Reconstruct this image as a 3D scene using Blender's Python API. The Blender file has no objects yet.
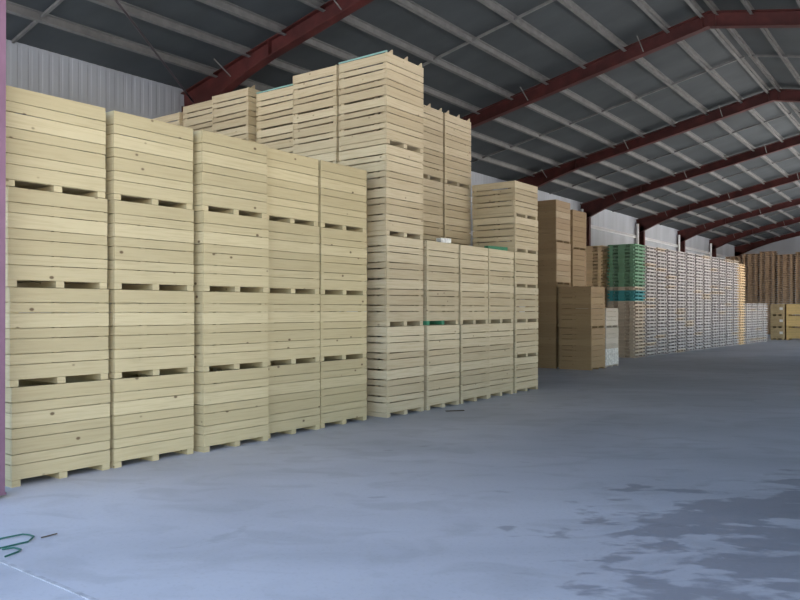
import bpy, math, random
from mathutils import Vector, Matrix
random.seed(7)
PI = math.pi
scene = bpy.context.scene
COL = scene.collection

# ------------------------------------------------------------------ helpers
class MB:
    """collects boxes, tubes and prisms and links them as ONE mesh object"""
    def __init__(s): s.v = []; s.f = []; s.m = []
    def _add(s, vs, fs, mi=0):
        o = len(s.v); s.v += [tuple(p) for p in vs]
        for f in fs: s.f.append([i + o for i in f]); s.m.append(mi)
    def box(s, x0, x1, y0, y1, z0, z1, mi=0, tilt=None):
        vs = [Vector(p) for p in ((x0,y0,z0),(x1,y0,z0),(x1,y1,z0),(x0,y1,z0),(x0,y0,z1),(x1,y0,z1),(x1,y1,z1),(x0,y1,z1))]
        if tilt is not None:
            c = Vector(((x0+x1)/2, (y0+y1)/2, (z0+z1)/2))
            vs = [c + tilt @ (p - c) for p in vs]
        s._add(vs, [(3,2,1,0),(4,5,6,7),(0,1,5,4),(1,2,6,5),(2,3,7,6),(3,0,4,7)], mi)
        return s
    def prism(s, poly, axis, a, b, mi=0):
        """poly: 2-D points in the plane across `axis`; extruded from a to b"""
        n = len(poly)
        def P(p, t):
            return (t, p[0], p[1]) if axis == 'x' else ((p[0], t, p[1]) if axis == 'y' else (p[0], p[1], t))
        vs = [P(p, a) for p in poly] + [P(p, b) for p in poly]
        fs = [tuple(range(n))[::-1], tuple(range(n, 2*n))]
        for i in range(n):
            j = (i+1) % n; fs.append((i, j, j+n, i+n))
        s._add(vs, fs, mi); return s
    def tube(s, pts, r, n=8, mi=0):
        pts = [Vector(p) for p in pts]; rings = []
        for i, p in enumerate(pts):
            d = (pts[min(i+1, len(pts)-1)] - pts[max(i-1, 0)]).normalized()
            up = Vector((0,0,1)) if abs(d.z) < .9 else Vector((1,0,0))
            a = d.cross(up).normalized(); b = a.cross(d).normalized()
            rings.append([p + r*(math.cos(2*PI*k/n)*a + math.sin(2*PI*k/n)*b) for k in range(n)])
        vs = [q for rg in rings for q in rg]; fs = []
        for i in range(len(rings)-1):
            for k in range(n):
                fs.append((i*n+k, i*n+(k+1)%n, (i+1)*n+(k+1)%n, (i+1)*n+k))
        fs.append(tuple(range(n))[::-1]); fs.append(tuple(range((len(rings)-1)*n, len(rings)*n)))
        s._add(vs, fs, mi); return s
    def mesh(s, name, mats):
        me = bpy.data.meshes.new(name); me.from_pydata(s.v, [], s.f)
        for m in (mats if isinstance(mats, (list, tuple)) else [mats]): me.materials.append(m)
        me.polygons.foreach_set('material_index', s.m); me.update()
        import bmesh
        bm = bmesh.new(); bm.from_mesh(me); bmesh.ops.recalc_face_normals(bm, faces=bm.faces); bm.to_mesh(me); bm.free()
        return me
    def build(s, name, mats, parent=None, loc=(0,0,0)):
        o = bpy.data.objects.new(name, s.mesh(name, mats)); COL.objects.link(o)
        o.location = loc
        if parent: o.parent = parent
        return o

def tag(o, label, cat, group=None, kind=None):
    o['label'] = label; o['category'] = cat
    if group: o['group'] = group
    if kind: o['kind'] = kind
    return o
def struct(o): o['kind'] = 'structure'; return o
def empty(name, loc=(0,0,0), rz=0):
    o = bpy.data.objects.new(name, None); COL.objects.link(o)
    o.location = loc; o.rotation_euler = (0,0,rz); o.empty_display_size = .2
    return o
KIDS = {}
def kids(o): return KIDS.get(o.name, [])
def part(mb, name, mat, root):
    o = mb.build(name, mat, root); KIDS.setdefault(root.name, []).append(o); return o
def dup(root, loc, rz=0.0):
    r = root.copy(); COL.objects.link(r); r.location = loc; r.rotation_euler = (0,0,rz); r.scale = (1,1,1)
    for ch in list(kids(root)):
        c = ch.copy(); COL.objects.link(c); c.parent = r; KIDS.setdefault(r.name, []).append(c)
    return r

# ------------------------------------------------------------------ materials
def new_mat(name):
    m = bpy.data.materials.new(name); m.use_nodes = True
    nt = m.node_tree; b = nt.nodes['Principled BSDF']; return m, nt, b
def N(nt, t, **kw):
    n = nt.nodes.new(t)
    for k, v in kw.items(): setattr(n, k, v)
    return n
def mixc(nt, fac, a, b, mode='MIX'):
    n = N(nt, 'ShaderNodeMix', data_type='RGBA', blend_type=mode)
    for sock, val in ((n.inputs['Factor'], fac), (n.inputs[6], a), (n.inputs[7], b)):
        if hasattr(val, 'is_linked') or hasattr(val, 'links'): nt.links.new(val, sock)
        else: sock.default_value = val if not isinstance(val, tuple) else (val + (1,))[:4]
    return n.outputs[2]
def math_(nt, op, a, b=None, clamp=False):
    n = N(nt, 'ShaderNodeMath', operation=op, use_clamp=clamp)
    for i, v in enumerate((a, b)):
        if v is None: continue
        if hasattr(v, 'links'): nt.links.new(v, n.inputs[i])
        else: n.inputs[i].default_value = v
    return n.outputs[0]
def ramp(nt, fac, p0, p1):
    n = N(nt, 'ShaderNodeMapRange', interpolation_type='SMOOTHSTEP'); nt.links.new(fac, n.inputs[0])
    n.inputs[1].default_value = p0; n.inputs[2].default_value = p1; return n.outputs[0]

def wood(name, c_light, c_mid, c_dark, knots=1.0, island=1.0, rough=.75):
    m, nt, b = new_mat(name); L = nt.links
    tc = N(nt, 'ShaderNodeTexCoord'); oi = N(nt, 'ShaderNodeObjectInfo'); geo = N(nt, 'ShaderNodeNewGeometry')
    off = math_(nt, 'MULTIPLY', oi.outputs['Random'], 37.0)
    isl = math_(nt, 'MULTIPLY', geo.outputs['Random Per Island'], 61.0)
    cmb = N(nt, 'ShaderNodeCombineXYZ'); L.new(off, cmb.inputs[0]); L.new(isl, cmb.inputs[1]); L.new(off, cmb.inputs[2])
    add = N(nt, 'ShaderNodeVectorMath', operation='ADD'); L.new(tc.outputs['Object'], add.inputs[0]); L.new(cmb.outputs[0], add.inputs[1])
    mp = N(nt, 'ShaderNodeMapping'); mp.inputs['Scale'].default_value = (1.3, 1.3, 34); L.new(add.outputs[0], mp.inputs[0])
    gr = N(nt, 'ShaderNodeTexNoise'); gr.inputs['Scale'].default_value = 1.6; gr.inputs['Detail'].default_value = 5; gr.inputs['Distortion'].default_value = .6
    L.new(mp.outputs[0], gr.inputs['Vector'])
    bl = N(nt, 'ShaderNodeTexNoise'); bl.inputs['Scale'].default_value = 2.2; bl.inputs['Detail'].default_value = 3; L.new(add.outputs[0], bl.inputs['Vector'])
    # one random tone per plank, a little per bin
    t = math_(nt, 'MULTIPLY', geo.outputs['Random Per Island'], island)
    c = mixc(nt, t, c_light, c_mid)
    g = ramp(nt, gr.outputs[0], .42, .72)
    c = mixc(nt, math_(nt, 'MULTIPLY', g, .38), c, c_dark)
    g2 = ramp(nt, bl.outputs[0], .55, .8)
    c = mixc(nt, math_(nt, 'MULTIPLY', g2, .35), c, c_mid)
    # knots
    mk = N(nt, 'ShaderNodeMapping'); mk.inputs['Scale'].default_value = (3.6, 3.6, 5.2); L.new(add.outputs[0], mk.inputs[0])
    vo = N(nt, 'ShaderNodeTexVoronoi'); vo.inputs['Scale'].default_value = 1.0; L.new(mk.outputs[0], vo.inputs['Vector'])
    kd = math_(nt, 'SUBTRACT', 1.0, ramp(nt, vo.outputs['Distance'], .05, .115))
    c = mixc(nt, math_(nt, 'MULTIPLY', kd, .75*knots), c, (c_dark[0]*.25, c_dark[1]*.18, c_dark[2]*.16))
    hv = N(nt, 'ShaderNodeHueSaturation'); L.new(c, hv.inputs['Color'])
    mr = N(nt, 'ShaderNodeMapRange'); L.new(oi.outputs['Random'], mr.inputs[0]); mr.inputs[3].default_value = .92; mr.inputs[4].default_value = 1.06
    L.new(mr.outputs[0], hv.inputs['Value'])
    L.new(hv.outputs[0], b.inputs['Base Color']); b.inputs['Roughness'].default_value = rough
    b.inputs['Specular IOR Level'].default_value = .25
    bp = N(nt, 'ShaderNodeBump'); bp.inputs['Strength'].default_value = .15; bp.inputs['Distance'].default_value = .004
    L.new(gr.outputs[0], bp.inputs['Height']); L.new(bp.outputs[0], b.inputs['Normal'])
    return m

def plain(name, col, rough=.6, metal=0.0, var=.12, scale=3.0, spec=.4):
    m, nt, b = new_mat(name); L = nt.links
    tc = N(nt, 'ShaderNodeTexCoord')
    no = N(nt, 'ShaderNodeTexNoise'); no.inputs['Scale'].default_value = scale; no.inputs['Detail'].default_value = 6
    L.new(tc.outputs['Object'], no.inputs['Vector'])
    f = ramp(nt, no.outputs[0], .35, .7)
    c = mixc(nt, f, tuple(x*(1-var) for x in col), tuple(min(1, x*(1+var)) for x in col))
    L.new(c, b.inputs['Base Color']); b.inputs['Roughness'].default_value = rough; b.inputs['Metallic'].default_value = metal
    b.inputs['Specular IOR Level'].default_value = spec
    return m

M_YEL = wood('yellow_pine', (.60,.51,.315), (.48,.40,.235), (.38,.30,.165), knots=1.15, island=1.0)
M_PALE = wood('pale_pine', (.63,.54,.375), (.48,.395,.26), (.36,.265,.15), knots=.7, island=1.0)
M_OLD = wood('brown_pine', (.37,.265,.15), (.30,.205,.115), (.24,.16,.08), knots=.4, island=.8)
M_GREYW = wood('grey_white_wood', (.62,.57,.50), (.50,.45,.38), (.38,.32,.25), knots=.4)
M_MIDW = wood('faded_pine', (.56,.45,.31), (.40,.29,.18), (.3,.21,.12), knots=.3)
M_WHITEW = plain('white_wash', (.72,.72,.70), .8, var=.2, scale=14)
M_PAL = wood('pallet_wood', (.62,.52,.42), (.52,.43,.34), (.36,.27,.20), knots=.3)
M_PALN = wood('new_pallet_wood', (.88,.68,.43), (.78,.57,.34), (.5,.33,.18), knots=.3)
M_PALG = wood('silver_pallet_wood', (.56,.52,.51), (.46,.425,.42), (.33,.30,.29), knots=.2)
M_PALB = wood('brown_pallet_wood', (.42,.29,.19), (.33,.225,.15), (.24,.155,.1), knots=.2)
M_PGRN = wood('green_paint', (.15,.32,.20), (.20,.36,.24), (.26,.33,.22), knots=.1)
M_PTEAL = wood('teal_paint', (.05,.28,.30), (.07,.31,.33), (.14,.27,.27), knots=.1)
M_OCH = wood('ochre_boards', (.70,.52,.24), (.60,.44,.20), (.46,.32,.15), knots=.1)
M_GRN = plain('green_foot_paint', (.05,.22,.12), .7)
M_RIM = plain('pale_teal_paint', (.30,.55,.52), .7)
M_RED = plain('red_oxide_steel', (.075,.017,.015), .6, var=.25, scale=2.5)
M_PURP = plain('faded_red_steel', (.19,.10,.145), .6, var=.08)
M_GALV = plain('galvanised_steel', (.155,.155,.15), .5, var=.12, scale=5)
M_WHITEP = plain('white_painted_steel', (.75,.76,.78), .5, var=.05)
M_ROD = plain('dark_rod_steel', (.06,.05,.06), .5)
M_STRAP = plain('green_strapping', (.015,.10,.075), .4)
M_STRAW = plain('dark_twig', (.10,.08,.06), .9)
M_TAN = wood('tan_boards', (.52,.40,.23), (.44,.33,.19), (.33,.24,.13), knots=.1)
M_TAG = plain('white_paper', (.8,.8,.78), .9, var=.03)
M_JOINT = plain('pale_mortar', (.42,.42,.44), .9, var=.2, scale=9)

def sheet_metal(name, col, rough, pitch, axis):
    m, nt, b = new_mat(name); L = nt.links
    tc = N(nt, 'ShaderNodeTexCoord')
    no = N(nt, 'ShaderNodeTexNoise'); no.inputs['Scale'].default_value = .8; no.inputs['Detail'].default_value = 7
    mp = N(nt, 'ShaderNodeMapping'); mp.inputs['Scale'].default_value = (1, 1.5, .35); L.new(tc.outputs['Object'], mp.inputs[0]); L.new(mp.outputs[0], no.inputs['Vector'])
    c = mixc(nt, ramp(nt, no.outputs[0], .3, .75), tuple(x*.85 for x in col), tuple(x*1.1 for x in col))
    L.new(c, b.inputs['Base Color']); b.inputs['Roughness'].default_value = rough; b.inputs['Specular IOR Level'].default_value = .3
    return m
M_CLAD = sheet_metal('pale_cladding', (.40,.425,.465), .6, .2, 'y')
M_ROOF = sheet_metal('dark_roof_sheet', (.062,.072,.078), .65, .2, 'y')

def concrete(name, stains=True):
    m, nt, b = new_mat(name); L = nt.links
    geo = N(nt, 'ShaderNodeNewGeometry'); P = geo.outputs['Position']
    def noise(sc, det, vec=P, dist=0.0):
        n = N(nt, 'ShaderNodeTexNoise'); n.inputs['Scale'].default_value = sc; n.inputs['Detail'].default_value = det
        n.inputs['Distortion'].default_value = dist; L.new(vec, n.inputs['Vector']); return n.outputs[0]
    mp = N(nt, 'ShaderNodeMapping'); mp.inputs['Rotation'].default_value = (0, 0, -math.radians(36.7)); L.new(P, mp.inputs[0])
    ms = N(nt, 'ShaderNodeMapping'); ms.inputs['Scale'].default_value = (.55, 1.0, 1); L.new(mp.outputs[0], ms.inputs[0])
    c = mixc(nt, ramp(nt, noise(.45, 8, ms.outputs[0], .5), .32, .70), (.385,.39,.42), (.49,.495,.53))
    c = mixc(nt, math_(nt, 'MULTIPLY', ramp(nt, noise(2.4, 8, ms.outputs[0], .8), .48, .66), .33), c, (.29,.29,.305))
    c = mixc(nt, math_(nt, 'MULTIPLY', ramp(nt, noise(30, 4), .52, .7), .15), c, (.25,.25,.25))
    # small scuffs
    c = mixc(nt, math_(nt, 'MULTIPLY', ramp(nt, noise(1.7, 6, ms.outputs[0], 1.5), .66, .72), .35), c, (.20,.20,.21))
    if stains:
        sub = N(nt, 'ShaderNodeVectorMath', operation='SUBTRACT'); L.new(P, sub.inputs[0]); sub.inputs[1].default_value = (-1.0, 6.2, 0)
        r2 = N(nt, 'ShaderNodeMapping'); r2.inputs['Rotation'].default_value = (0,0,-math.radians(10)); r2.inputs['Scale'].default_value = (.46,.27,1); L.new(sub.outputs[0], r2.inputs[0])
        ln = N(nt, 'ShaderNodeVectorMath', operation='LENGTH'); L.new(r2.outputs[0], ln.inputs[0])
        near = math_(nt, 'SUBTRACT', 1.0, ramp(nt, ln.outputs['Value'], .25, 1.15))
        st = math_(nt, 'ADD', math_(nt, 'MULTIPLY', noise(2.0, 5, ms.outputs[0], .4), .55), math_(nt, 'MULTIPLY', noise(5.5, 7, ms.outputs[0], .4), .45))
        s = math_(nt, 'ADD', st, math_(nt, 'MULTIPLY', near, .22))
        s = ramp(nt, s, .65, .72)
        c = mixc(nt, math_(nt, 'MULTIPLY', s, .6), c, (.16,.16,.18))
        rg = N(nt, 'ShaderNodeMapRange'); L.new(s, rg.inputs[0]); rg.inputs[3].default_value = .62; rg.inputs[4].default_value = .5
        L.new(rg.outputs[0], b.inputs['Roughness'])
    else: b.inputs['Roughness'].default_value = .7
    L.new(c, b.inputs['Base Color']); b.inputs['Specular IOR Level'].default_value = .35
    bp = N(nt, 'ShaderNodeBump'); bp.inputs['Strength'].default_value = .12; bp.inputs['Distance'].default_value = .01
    L.new(noise(18, 6), bp.inputs['Height']); L.new(bp.outputs[0], b.inputs['Normal'])
    return m
M_FLOOR = concrete('concrete_floor'); M_YARD = concrete('concrete_yard', False)

# ------------------------------------------------------------------ the hall
XW, XR, XE = -14.0, -4.6, 4.8          # left wall, ridge, right wall
ZE, SL = 6.66, .215                    # eave height, roof slope
Y0, DY = 2.85, 7.48
FR = [Y0 + DY*k for k in range(9)]     # portal frames
FR[1], FR[2], FR[3] = 10.6, 18.15, 25.75
YE = FR[8] + .3
def roof_z(x): return ZE + SL*((x - XW) if x <= XR else (XE - x))

mb = MB(); mb.box(XW-.3, XE+.3, 2.44, YE+.3, -.2, 0)
struct(mb.build('floor', M_FLOOR))
mb = MB(); mb.box(-60, 60, -60, 2.41, -.2, -.004)
struct(mb.build('ground', M_YARD))
mb = MB(); mb.box(XE+.3, 60, 2.41, 120, -.2, -.004)
struct(mb.build('ground', M_YARD))
mb = MB(); mb.box(XW-.3, XE+.3, 2.41, 2.44, -.2, .002)
struct(mb.build('trim_1', M_JOINT))

def ribbed_wall_x(x, y0, y1, z0, z1f, pitch=.2, depth=.005, out=-1):
    """vertical ribbed sheet in the plane X = x"""
    mb = MB(); vs = []; fs = []; y = y0; prof = []
    while y < y1 - 1e-6:
        for dy, d in ((0,0), (.10,0), (.125,depth), (.175,depth)):
            if y + dy <= y1: prof.append((y+dy, d))
        y += pitch
    prof.append((y1, 0))
    for (yy, d) in prof: vs += [(x + out*d, yy, z0), (x + out*d, yy, z1f), (x + out*(d+.02), yy, z0), (x + out*(d+.02), yy, z1f)]
    n = len(prof)
    for i in range(n-1):
        a = i*4; b_ = a+4
        fs += [(a, b_, b_+1, a+1), (a+2, a+3, b_+3, b_+2), (a+1, b_+1, b_+3, a+3), (a, a+2, b_+2, b_)]
    fs += [(0,1,3,2), ((n-1)*4, (n-1)*4+2, (n-1)*4+3, (n-1)*4+1)]
    mb._add(vs, fs); return mb
struct(ribbed_wall_x(XW, Y0-.1, YE, 0, ZE).build('wall_left', M_CLAD))
# right wall: sheeted, with a long loading opening towards the far end
mbw = MB()
for ya, yb, z0 in ((Y0-.1, FR[1], 0), (FR[1], FR[2], 4.2), (FR[2], FR[3]+3, 0), (FR[3]+3, FR[8], 6.2), (FR[8], YE, 0)):
    m2 = ribbed_wall_x(XE, ya, yb, z0, ZE, out=1); mbw._add(m2.v, m2.f)
struct(mbw.build('wall_right', M_CLAD))
mb = MB(); mb.prism([(XW,0),(XE,0),(XE,ZE),(XR,roof_z(XR)),(XW,ZE)], 'y', YE, YE+.06)
struct(mb.build('wall_back', M_CLAD))
# front gable with the big doorway the camera looks through
DX0, DX1, DZ = -7.25, 3.6, 6.4
mb = MB()
mb.prism([(DX1,0),(XE,0),(XE,ZE),(DX1,roof_z(DX1))], 'y', Y0-.36, Y0-.3)
mb.prism([(XW,ZE-.3),(DX1,ZE-.3),(DX1,roof_z(DX1)),(XR,roof_z(XR)),(XW,ZE)], 'y', Y0-.36, Y0-.3)
struct(mb.build('wall_front', M_CLAD))
# roof slopes
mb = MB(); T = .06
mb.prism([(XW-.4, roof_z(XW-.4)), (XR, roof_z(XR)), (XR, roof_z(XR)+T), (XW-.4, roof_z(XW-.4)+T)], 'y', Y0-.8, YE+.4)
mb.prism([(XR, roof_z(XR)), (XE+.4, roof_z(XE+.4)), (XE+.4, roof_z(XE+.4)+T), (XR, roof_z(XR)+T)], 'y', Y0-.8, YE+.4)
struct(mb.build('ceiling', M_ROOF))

# purlins: one steel channel each, running the length of the hall
PD = .17
def purlin(x):
    z = roof_z(x) - .004; s = SL if x < XR else -SL
    mb = MB()
    def pt(dx, dz): return (x + dx, z + s*dx + dz)
    mb.prism([pt(-.03,0), pt(.03,0), pt(.03,-.012), pt(-.018,-.012), pt(-.018,-PD+.012), pt(.04,-PD+.012), pt(.04,-PD), pt(-.03,-PD)], 'y', Y0-.3, YE-.02)
    struct(mb.build('roof_purlin', M_GALV))
x = XW + 1.13
while x < XR - .3:
    purlin(x); x += 1.047
purlin(XR - .16); purlin(XR + .16)
x = XR + .9
while x < XE: purlin(x); x += 1.047

# portal frames
def rafter(y, haunch=True):
    b_, tf, tw = .10, .02, .014           # half flange width, flange and web thickness
    D = .35
    for side in (-1, 1):
        xe = XW if side < 0 else XE
        xin = lambda t: xe + (XR - xe)*t   # t: 0 eave .. 1 ridge
        top = lambda x: roof_z(x) - .10
        mb = MB()
        L = abs(XR - xe)
        ts = [0, .05, .08, .12, .17, .23, .30, 1.0]
        dep = [.80, .71, .64, .55, .47, .40, D, D]
        up = [(xin(t), top(xin(t))) for t in ts]; lo = [(xin(t), top(xin(t)) - d) for t, d in zip(ts, dep)]
        for i in range(len(ts)-1):
            a, b2, c, d = lo[i], lo[i+1], up[i+1], up[i]
            q = [a, b2, c, d]
            mb.prism(q, 'y', y-tw/2, y+tw/2)
            mb.prism([a, b2, (b2[0], b2[1]+tf), (a[0], a[1]+tf)], 'y', y-b_, y+b_)
            mb.prism([d, c, (c[0], c[1]-tf), (d[0], d[1]-tf)], 'y', y-b_, y+b_)
        # splice plates and stiffeners
        for t in (.30, .985):
            xx = xin(t); mb.box(xx-.012, xx+.012, y-b_, y+b_, top(xx)-D, top(xx))
        struct(mb.build('roof_rafter', M_RED))
        cb = MB(); dcol = .42; s = -side       # column: flange faces the hall
        xo, xi = xe + s*.03, xe + s*(.03+dcol)
        zt = top(xe) - 1.2
        cb.box(min(xo, xi), max(xo, xi), y-tw/2, y+tw/2, 0, zt+.85)
        cb.box(min(xi-s*tf, xi), max(xi-s*tf, xi), y-b_, y+b_, 0, zt+.56)
        cb.box(min(xo, xo+s*tf), max(xo, xo+s*tf), y-b_, y+b_, 0, zt+.9)
        cb.box(min(xo, xi)-.03, max(xo, xi)+.03, y-.16, y+.16, 0, .03)
        struct(cb.build('steel_column', M_RED))
for k, y in enumerate(FR): rafter(y)

# gable post at the left jamb of the doorway
mb = MB()
px, py = -7.0, 3.16
mb.box(px-.14, px+.14, py-.012, py+.012, .02, 7.9)
mb.box(px-.14, px-.118, py-.09, py+.09, .02, 7.9); mb.box(px+.118, px+.14, py-.09, py+.09, .02, 7.9)
mb.box(px-.145, px+.145, py-.1, py+.1, 0, .02)
post = struct(mb.build('steel_post', M_PURP)); post.rotation_euler = (0, math.radians(.25), 0)

# sag bars between the purlins in the middle of every bay
for k in range(8):
    ym = (FR[k] + FR[k+1])/2
    for (xa, xb) in ((XW+.1, XR-.05), (XR+.05, XE-.1)):
        s = SL if xb <= XR else -SL
        mb = MB(); za, zb = roof_z(xa)-.05, roof_z(xb)-.05
        mb.prism([(xa, za), (xb, zb), (xb, zb-.05), (xa, za-.05)], 'y', ym-.025, ym+.025)
        struct(mb.build('sag_bar', M_GALV))
# wind brace rods in the first bay and fly braces at the first frame
def rod(name, a, b2, r, mat): return struct(MB().tube([a, b2], r, 8).build(name, mat))
rod('wind_brace', (-13.5, FR[1]-.15, roof_z(-13.5)-.5), (-8.4, FR[0]+.2, roof_z(-8.4)-.35), .022, M_ROD)
rod('wind_brace', (-8.4, FR[1]-.15, roof_z(-8.4)-.35), (-13.5, FR[0]+.2, roof_z(-13.5)-.5), .022, M_ROD)
for k in range(1, 8):
    for xx in (-12.3, -9.2, -6.1):
        rod('fly_brace', (xx, FR[k]-.55, roof_z(xx)-.16), (xx, FR[k]-.11, roof_z(xx)-.41), .014, M_GALV)
# girts on the left wall and pale downpipes beside the far columns
for k in range(8):
    for gz in (1.4, 2.9, 4.35, 5.55):
        mb = MB(); mb.box(XW+.002, XW+.12, FR[k]+.12, FR[k+1]-.12, gz+.06, gz+.10); mb.box(XW+.09, XW+.12, FR[k]+.12, FR[k+1]-.12, gz-.02, gz+.14)
        struct(mb.build('wall_girt', M_WHITEP))
for k in range(3, 8):
    struct(MB().tube([(XW+.16, FR[k]-.24, 0), (XW+.16, FR[k]-.24, 6.3)], .07, 10).build('wall_downpipe', M_WHITEP))

# ------------------------------------------------------------------ wooden bins
def planks(mb, axis, at, t, l0, l1, rows, rng, wob=.0):
    """horizontal planks of one wall of a bin; axis: the direction across the wall"""
    for (z0, z1) in rows:
        d = rng.uniform(-.002, .002); e0 = rng.uniform(0, .004); e1 = rng.uniform(0, .004)
        a, b2 = (at + d, at + t + d)
        w0, w1 = rng.uniform(-wob, wob), rng.uniform(-wob, wob)
        if axis == 'x': mb.box(a, b2, l0+e0, l1-e1, z0, z1, tilt=Matrix.Rotation(w0/(l1-l0), 3, 'X'))
        else: mb.box(l0+e0, l1-e1, a, b2, z0, z1, tilt=Matrix.Rotation(w1/(l1-l0), 3, 'Y'))

def make_bin(name, W, D, H, pattern, foot, gap, mat, slot_after=None, seed=1, skid_w=.085, cleats=False, side_gap=1.15, wob=.003):
    """open-topped bin; front looks to +X.  parts: four panels, floor, four corner posts, three skids"""
    rng = random.Random(seed); root = empty(name)
    tot = sum(pattern); usable = H - foot - .004
    sc = usable/tot; z = foot; rows = []; rows_side = []
    for i, p in enumerate(pattern):
        h = p*sc
        rows.append((z + gap/2, z + h - gap/2))
        g2 = gap*side_gap
        lo, hi = z + g2/2, z + h - g2/2
        if slot_after is not None and i == slot_after: hi -= .008
        if slot_after is not None and i == slot_after+1: lo += .004
        rows_side.append((lo, hi)); z += h
    t = .022
    for nm, at in (('front_panel', D/2 - t), ('back_panel', -D/2)):
        mb = MB(); planks(mb, 'x', at, t, -W/2, W/2, rows, rng, wob); part(mb, nm, mat, root)
    for at in (-W/2 + .003, W/2 - t - .003):
        mb = MB(); planks(mb, 'y', at, t, -D/2 + t + .002, D/2 - t - .002, rows_side, rng, wob); part(mb, 'side_panel', mat, root)
    mb = MB(); n = 7; w = (W - 2*t - .01)/n
    for i in range(n):
        y = -W/2 + t + .005 + i*w; mb.box(-D/2+t+.003, D/2-t-.003, y+.004, y+w-.004, foot, foot+.02)
    part(mb, 'floor_boards', mat, root)
    for sx in (-1, 1):
        for sy in (-1, 1):
            x1 = sx*(D/2 - t - .003); y1 = sy*(W/2 - t - .006)
            mb = MB(); mb.box(min(x1, x1-sx*.07), max(x1, x1-sx*.07), min(y1, y1-sy*.07), max(y1, y1-sy*.07), foot+.021, H-.012)
            part(mb, 'corner_post', mat, root)
    for sy in (-1, 0, 1):
        y = sy*(W/2 - skid_w/2 - .004); mb = MB()
        mb.box(-D/2+.004, D/2-.004, y-skid_w/2, y+skid_w/2, 0, foot)
        part(mb, 'skid', mat, root)
    if cleats:
        for sy in (-1, 0, 1):
            y = sy*(W/2 - .10) ; mb = MB()
            mb.prism([(y-.09, H-.06), (y+.09, H-.06), (y+.09, H+.075), (y+.075, H+.075)], 'x', D/2-t-.024, D/2-t-.003)
            part(mb, 'cleat', mat, root)
    return root

P7 = [1.45,1,1.45,1,1.45,1,1.45]; P5 = [1.5,1,1.5,1,1.5]; P10 = [1.6,1,1.6,1,1.6,1.6,1,1.6,1,1.6]
ORD = ['bottom', 'second from floor', 'third from floor', 'fourth from floor', 'fifth from floor', 'sixth from floor']
NTH = ['first','second','third','fourth','fifth','sixth','seventh','eighth','ninth','tenth','eleventh','twelfth','thirteenth','fourteenth','fifteenth','sixteenth']
def level(i, n): return 'topmost' if i == n-1 else ORD[i]

# --- left row: five stacks of four yellowish bins
HB = .957
protoY = [make_bin('slatted_bin', 1.035, 1.0, HB, P7, .062, .007, M_YEL, seed=10+i) for i in range(3)]
cols = [(-7.20, 3.98), (-7.18, 5.07), (-7.13, 6.19), (-7.22, 7.27), (-7.24, 8.34)]
where = ['beside the purple post', 'second from the purple post', 'third from the purple post', 'fourth from the purple post', 'beside the tall pale bins']
used = set()
def place(protos, loc, rz, rng):
    p = protos[rng.randrange(len(protos))]
    if p.name not in used:
        used.add(p.name); p.location = loc; p.rotation_euler = (0,0,rz); return p
    return dup(p, loc, rz)
rng = random.Random(5)
for ci, (xf, yc) in enumerate(cols):
    for li in range(4):
        r = place(protoY, (xf - .5 + rng.uniform(-.015,.015) - .008*li, yc + rng.uniform(-.008,.008) - (.012*li if ci == 0 else 0), HB*li), rng.uniform(-.006,.006), rng)
        tag(r, 'yellowish slatted wooden bin, %s of stack %s' % (level(li,4), where[ci]), 'wooden bin', 'yellowish bins in the left row')

# --- tall pale bins
HT = 1.43
protoT = [make_bin('tall_bin', 1.0, 1.0, HT, P10, .068, .012, M_PALE, slot_after=4, seed=30+i, side_gap=1.6, wob=.008) for i in range(3)]
protoTop = make_bin('tall_bin', 1.0, 1.0, HT, P10, .068, .013, M_PALE, slot_after=4, seed=40, cleats=True, side_gap=1.8, wob=.010)
def tall(x, y, n, what, group):
    for li in range(n):
        dx, dy, rz = rng.uniform(-.015,.015), rng.uniform(-.012,.012), rng.uniform(-.008,.008)
        ps = [protoTop] if (li == n-1 and n == 4) else protoT
        r = place(ps, (x + dx, y + dy, HT*li), rz, rng)
        tag(r, 'tall pale wooden bin, %s of %s' % (level(li, n), what), 'wooden bin', group)
        yield r
MY = [9.695, 10.785, 11.85, 12.88]
MX = -7.62
front1 = list(tall(MX, MY[0], 4, 'the front corner stack of the tall block', 'tall bins in the middle block'))
low = []
for i in (1, 2, 3):
    low.append(list(tall(MX - .02*(i==3), MY[i], 2, ['','two-bin stack right of the front corner stack','middle two-bin stack of the low front row','two-bin stack beside the short crates'][i], 'tall bins in the middle block')))
# a green painted skid under one bin, as in the photo
gs = [o for o in kids(low[0][1]) if o.name.startswith('skid')]
for g in gs[:2]:
    g.data = g.data.copy(); g.data.materials[0] = M_GRN; g['label'] = 'green painted skid'
for j, (dy, nm) in enumerate(((11.93, 'the left back stack behind the low row'), (12.98, 'the right back stack behind the low row'))):
    for k_, r_ in enumerate(list(tall(MX - 1.08, dy, 4, nm, 'tall bins in the middle block'))): r_.scale.z = .985; r_.location.z = HT*.985*k_
for j in range(1, 6):
    nm = ['','the stack directly behind the front corner stack','the third stack inward','the fourth stack inward','the fifth stack inward','the innermost stack by the wall'][j]
    st = list(tall(MX - 1.045*j, MY[0] + (0, -.01, .11, -.03, .08, .03)[j], 4, nm, 'tall bins in the middle block'))
    if j == 2: third = st
    if j in (2, 5):
        for k_, r_ in enumerate(st): r_.scale.z = .982; r_.location.z = HT*.982*k_
for root_ in (front1[3], third[3]):
    rm = part(MB().box(-.5, .5, -.5, -.478, HT-.003, HT+.016), 'painted_rim', M_RIM, root_); rm['label'] = 'pale teal painted rim strip'

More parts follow.
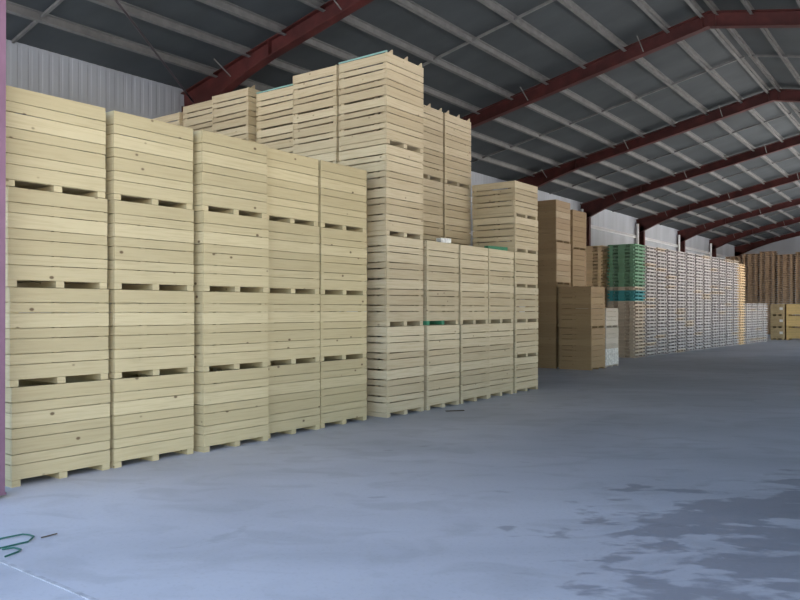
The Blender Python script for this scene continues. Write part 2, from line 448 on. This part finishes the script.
# --- short crates, six high, at the end of the middle block
HS = .717
protoS = [make_bin('short_crate', 1.03, 1.0, HS, P5, .060, .012, M_PALE, seed=50+i, side_gap=1.8, wob=.006) for i in range(2)]
for li in range(6):
    r = place(protoS, (MX - .02 + rng.uniform(-.012,.012), 13.945 + rng.uniform(-.008,.008), HS*li), rng.uniform(-.006,.006), rng)
    tag(r, 'short pale wooden crate, %s of the six-high stack ending the block' % level(li, 6), 'wooden crate', 'short crates in the six-high stack')
# offcuts lying on the low bins
o = MB().box(-.30, .30, -.05, .05, 0, .07).build('wood_offcut', M_GRN, None, (-7.30, 12.95, 2*HT+.002)); o.rotation_euler = (0,0,1.4)
tag(o, 'green painted timber offcut lying on the low bins beside short crates', 'timber')
o = MB().box(-.12, .12, -.06, .06, 0, .08).build('wood_offcut', M_WHITEW, None, (-7.25, 11.0, 2*HT+.002)); o.rotation_euler = (0,0,1.3)
tag(o, 'white timber offcut on the two-bin stack right of corner stack', 'timber')

# --- brown bins beyond
HD = 1.167
protoD = [make_bin('brown_bin', 1.0, .98, HD, P7, .055, .009, M_OLD, seed=60+i) for i in range(2)]
protoE = [make_bin('brown_bin', 1.0, .98, HD*1.035, P7, .055, .009, M_OLD, seed=65+i) for i in range(2)]
for o in kids(protoE[1]):
    if o.name.startswith('front_panel'): o.data.materials[0] = M_MIDW; o['label'] = 'paler front planks'
for (x, y, n, nm) in ((-8.60, 20.17, 2, 'the two-high stack on open floor'), (-9.65, 20.19, 4, 'the four-high stack behind the short one'), (-9.65, 21.34, 4, 'the four-high stack nearest the pale pallets')):
    for li in range(n):
        tallst = n == 4 and y < 21; hh = HD*1.035 if tallst else HD
        r = place(([protoE[li//2]] if tallst else protoD), (x + rng.uniform(-.015,.015), y + rng.uniform(-.012,.012), hh*li), rng.uniform(-.01,.01), rng)
        tag(r, 'brown wooden bin, %s of %s' % (level(li, n), nm), 'wooden bin', 'brown bins beyond the middle block')
g1 = make_bin('grey_bin', 1.0, .98, 1.16, P7, .055, .006, M_GREYW, seed=71); g1.location = (-8.62, 21.33, 0)
for o in kids(g1):
    if o.name.startswith('front_panel'):
        me = o.data; me.materials.append(M_WHITEW)
        for p in me.polygons:
            if p.center.z < .58: p.material_index = 1
        o['label'] = 'planks washed white on the lower half'
tag(g1, 'grey wooden bin with white-washed lower planks under a short crate', 'wooden bin')
g2 = make_bin('low_crate', 1.0, .98, .57, [1.5,1,1.5,1], .055, .008, M_GREYW, seed=72); g2.location = (-8.63, 21.34, 1.16)
tag(g2, 'short grey crate on the bin with white-washed planks', 'wooden crate')

# ------------------------------------------------------------------ pallets
HP = .124
def pallet_mb(W, D, rng, full=True):
    """deck boards along X, three stringers along Y under them, three bottom boards"""
    mb = MB(); t = .021
    n = 7 if full else 5; bw = W/n
    for i in range(n):
        y = -W/2 + i*bw; mb.box(-D/2, D/2, y+.008, y+bw-.008, HP-.002-t, HP-.002)
    for sx in (-1, 0, 1):
        x = sx*(D/2 - .09); hw = .09 if sx else .13
        if full: mb.box(x-hw, x+hw, -W/2, W/2, HP-.002-2*t, HP-.002-t-.0005)
        xb = x - sx*.04; bw2 = .06 if sx else .115
        for sy in (-1, 0, 1):
            y = sy*(W/2 - .06)
            mb.box(xb-bw2, xb+bw2, y-.05, y+.05, t-.001, HP-.002-2*t-.0005)
        mb.box(x-hw, x+hw, -W/2, W/2, 0, t-.0015)
    for sy in (-1, 1):
        ya, yb = sorted((sy*(W/2 - .002), sy*(W/2 - .10)))
        mb.box(-D/2+.004, D/2-.004, ya, yb, .0006, t-.003)
        if full: mb.box(-D/2+.004, D/2-.004, ya, yb, HP-.002-2*t+.002, HP-.002-t-.001)
    return mb
PW = 1.03
pal_meshes = {}
for key, m in (('plain', M_PAL), ('new', M_PALN), ('silver', M_PALG), ('green', M_PGRN), ('teal', M_PTEAL)):
    pal_meshes[key] = pallet_mb(PW, 1.0, rng).mesh('pallet', m)
def ordn(i):
    s = {1:'st',2:'nd',3:'rd'}.get(i % 10 if i % 100 not in (11,12,13) else 0, 'th'); return '%d%s' % (i, s)
count = 0
def pallet(x, y, z, rz, key, label, group):
    global count
    o = bpy.data.objects.new('pallet', pal_meshes[key]); COL.objects.link(o)
    o.location = (x, y, z); o.rotation_euler = (0,0,rz); tag(o, label, 'pallet', group); count += 1
def row_x(y): return -9.43 + .052*(y - 26.1)      # the row drifts towards the middle of the hall
NP = 32
far = MB()
fm = {'plain':0,'silver':1,'new':2,'brown':3}
def far_pallet(x, y, z, key, r):
    q = pallet_mb(PW, 1.0, r, False); mi = fm[key]; dx, dy = r.uniform(-.012,.012), r.uniform(-.012,.012)
    far._add([(a+x+dx, b2+y+dy, c+z) for a, b2, c in q.v], q.f, mi)
ys = [26.1 + 1.05*i for i in range(17)]
INDIV = 8
for si, y in enumerate(ys):
    n = NP if si < 12 else 16
    if si == 12: n = 31
    for li in range(n):
        x = row_x(y) + rng.uniform(-.015,.015); yy = y + rng.uniform(-.006,.006)
        if si == 0:
            key = 'green' if li >= 20 else ('teal' if 15 < li < 19 else 'plain')
        elif si == 12: key = 'new'
        else: key = 'silver' if rng.random() < .9 else 'plain'
        if si < INDIV:
            cl = {'green':'green painted pallet','teal':'teal painted pallet','plain':'weathered pale pallet','silver':'silvery grey pallet'}[key]
            st = 'the corner stack with green pallets' if si == 0 else 'the %s stack beyond the green corner' % NTH[si-1]
            pallet(x, yy, HP*li, rng.uniform(-.004,.004), key, '%s, %s from the floor in %s' % (cl, ordn(li+1), st), 'pallets in the long row')
        else: far_pallet(x, yy, HP*li, key, rng)
# the bright new pallets left of the green stack
for li in range(NP):
    pallet(-10.62 + rng.uniform(-.015,.015), 26.14 + rng.uniform(-.012,.012), HP*li, rng.uniform(-.012,.012), 'new',
           'bright new pine pallet, %s from the floor, stack left of the green' % ordn(li+1), 'bright pallets behind the brown bins')
# brown stacks against the far end, behind the board packs
for i in range(9):
    y = 55.5; x = -12.4 + 1.08*i
    for li in range(44 + (i*7 % 3) - 1): far_pallet(x, y, HP*li, 'brown', rng)
fo = far.build('pallet', [M_PAL, M_PALG, M_PALN, M_PALB])
tag(fo, 'distant stacked pallets at the far end of the hall', 'pallets', None, 'stuff')

# ------------------------------------------------------------------ board packs at the far end
def board_pack(x0, x1, y0, y1, z0, z1, label, mat, sd):
    r2 = random.Random(sd); root = empty('board_pack', ((x0+x1)/2, (y0+y1)/2, z0)); w, d, h = x1-x0, y1-y0, z1-z0
    mb = MB(); n = 9; hb = (h-.09)/n
    for i in range(n):
        m_ = 4
        for j in range(m_):
            a = -w/2 + j*w/m_
            e = r2.uniform(0,.03); mb.box(a+.002, a+w/m_-.002, -d/2+e, d/2-e, .09+i*hb, .09+(i+1)*hb-.004)
    part(mb, 'boards', mat, root)
    for sx in (-1, 0, 1):
        part(MB().box(sx*(w/2-.06)-.05, sx*(w/2-.06)+.05, -d/2+.02, d/2-.02, 0, .09), 'bearer', mat, root)
    t_ = part(MB().box(w*.18, w*.18+.16, -d/2-.006, -d/2+.001, h*.5, h*.5+.14), 'paper_tag', M_TAG, root); t_['label'] = 'white paper tag'
    tag(root, label, 'board pack', 'board packs at the far end')
for li in range(3):
    z = .66*li
    board_pack(-8.25, -7.58, 45.2, 46.4, z, z+.655, 'narrow tan board pack, %s of stack beside the pallet row' % level(li,3), M_TAN, li)
    board_pack(-7.50, -5.60, 45.4, 46.6, z, z+.655, 'wide ochre board pack, %s of stack at the picture edge' % level(li,3), M_OCH, 5+li)

# ------------------------------------------------------------------ litter on the floor
def flat_strap(name, pts, label):
    o = MB().tube(pts, .0065, 6).build(name, M_STRAP); o.location.z = .0; return tag(o, label, 'strap')
flat_strap('strap', [(-5.78,2.30,.010), (-5.70,2.50,.010), (-5.643,2.638,.010), (-5.625,2.72,.012), (-5.605,2.785,.014), (-5.56,2.81,.012), (-5.50,2.815,.010), (-5.455,2.775,.010), (-5.408,2.726,.010), (-5.415,2.63,.010), (-5.42,2.533,.010), (-5.45,2.40,.010)], 'green strapping loop lying on the floor near the purple post')
flat_strap('strap', [(-5.385,2.53,.010), (-5.37,2.57,.010), (-5.345,2.595,.012), (-5.274,2.607,.010), (-5.242,2.575,.010), (-5.208,2.467,.010)], 'short hooked green strap end beside the larger loop on floor')
o = MB().tube([(-5.437,2.837,.007), (-5.43,2.90,.009), (-5.437,2.96,.007)], .005, 6).build('twig', M_STRAW)
tag(o, 'thin dark twig on the floor beside the green strap', 'twig')
o = MB().box(-.16,.16,-.03,.03,0,.012).build('wood_splinter', M_STRAW, None, (-6.70,10.50,0)); o.rotation_euler = (0,0,.95)
tag(o, 'dark flat wood scrap on the floor before the pale bins', 'wood scrap')

# ------------------------------------------------------------------ bins that were made but not placed
for p in protoY + protoT + [protoTop] + protoS + protoD + protoE:
    if p.name not in used:
        for c_ in kids(p): bpy.data.objects.remove(c_)
        bpy.data.objects.remove(p)

# ------------------------------------------------------------------ camera
cam = bpy.data.cameras.new('camera'); co = bpy.data.objects.new('camera', cam); COL.objects.link(co)
co.location = (0, 0, 1.7); co.rotation_euler = (PI/2, 0, math.radians(36.75))
cam.sensor_width = 36; cam.lens = 746/800*36; cam.shift_y = 9/800; cam.clip_end = 500
scene.camera = co

# ------------------------------------------------------------------ daylight
w = bpy.data.worlds.new('sky'); scene.world = w; w.use_nodes = True; nt = w.node_tree
sky = nt.nodes.new('ShaderNodeTexSky'); sky.sky_type = 'NISHITA'; sky.sun_disc = False
sky.sun_elevation = math.radians(42); sky.sun_rotation = math.radians(120); sky.dust_density = .6; sky.air_density = 1.2; sky.ozone_density = 2.0
bg = nt.nodes['Background']; nt.links.new(sky.outputs[0], bg.inputs[0]); bg.inputs[1].default_value = .35

sun = bpy.data.lights.new('sun', 'SUN'); sun.energy = 38; sun.angle = math.radians(1); sun.color = (1, .93, .82)
so = bpy.data.objects.new('sun', sun); COL.objects.link(so)
so.rotation_euler = Vector((-.8, -.6, -.72)).to_track_quat('-Z', 'Y').to_euler()

vs = scene.view_settings
vs.view_transform = 'Standard'; vs.look = 'None'; vs.gamma = 1; vs.use_curve_mapping = False
vs.exposure = .55
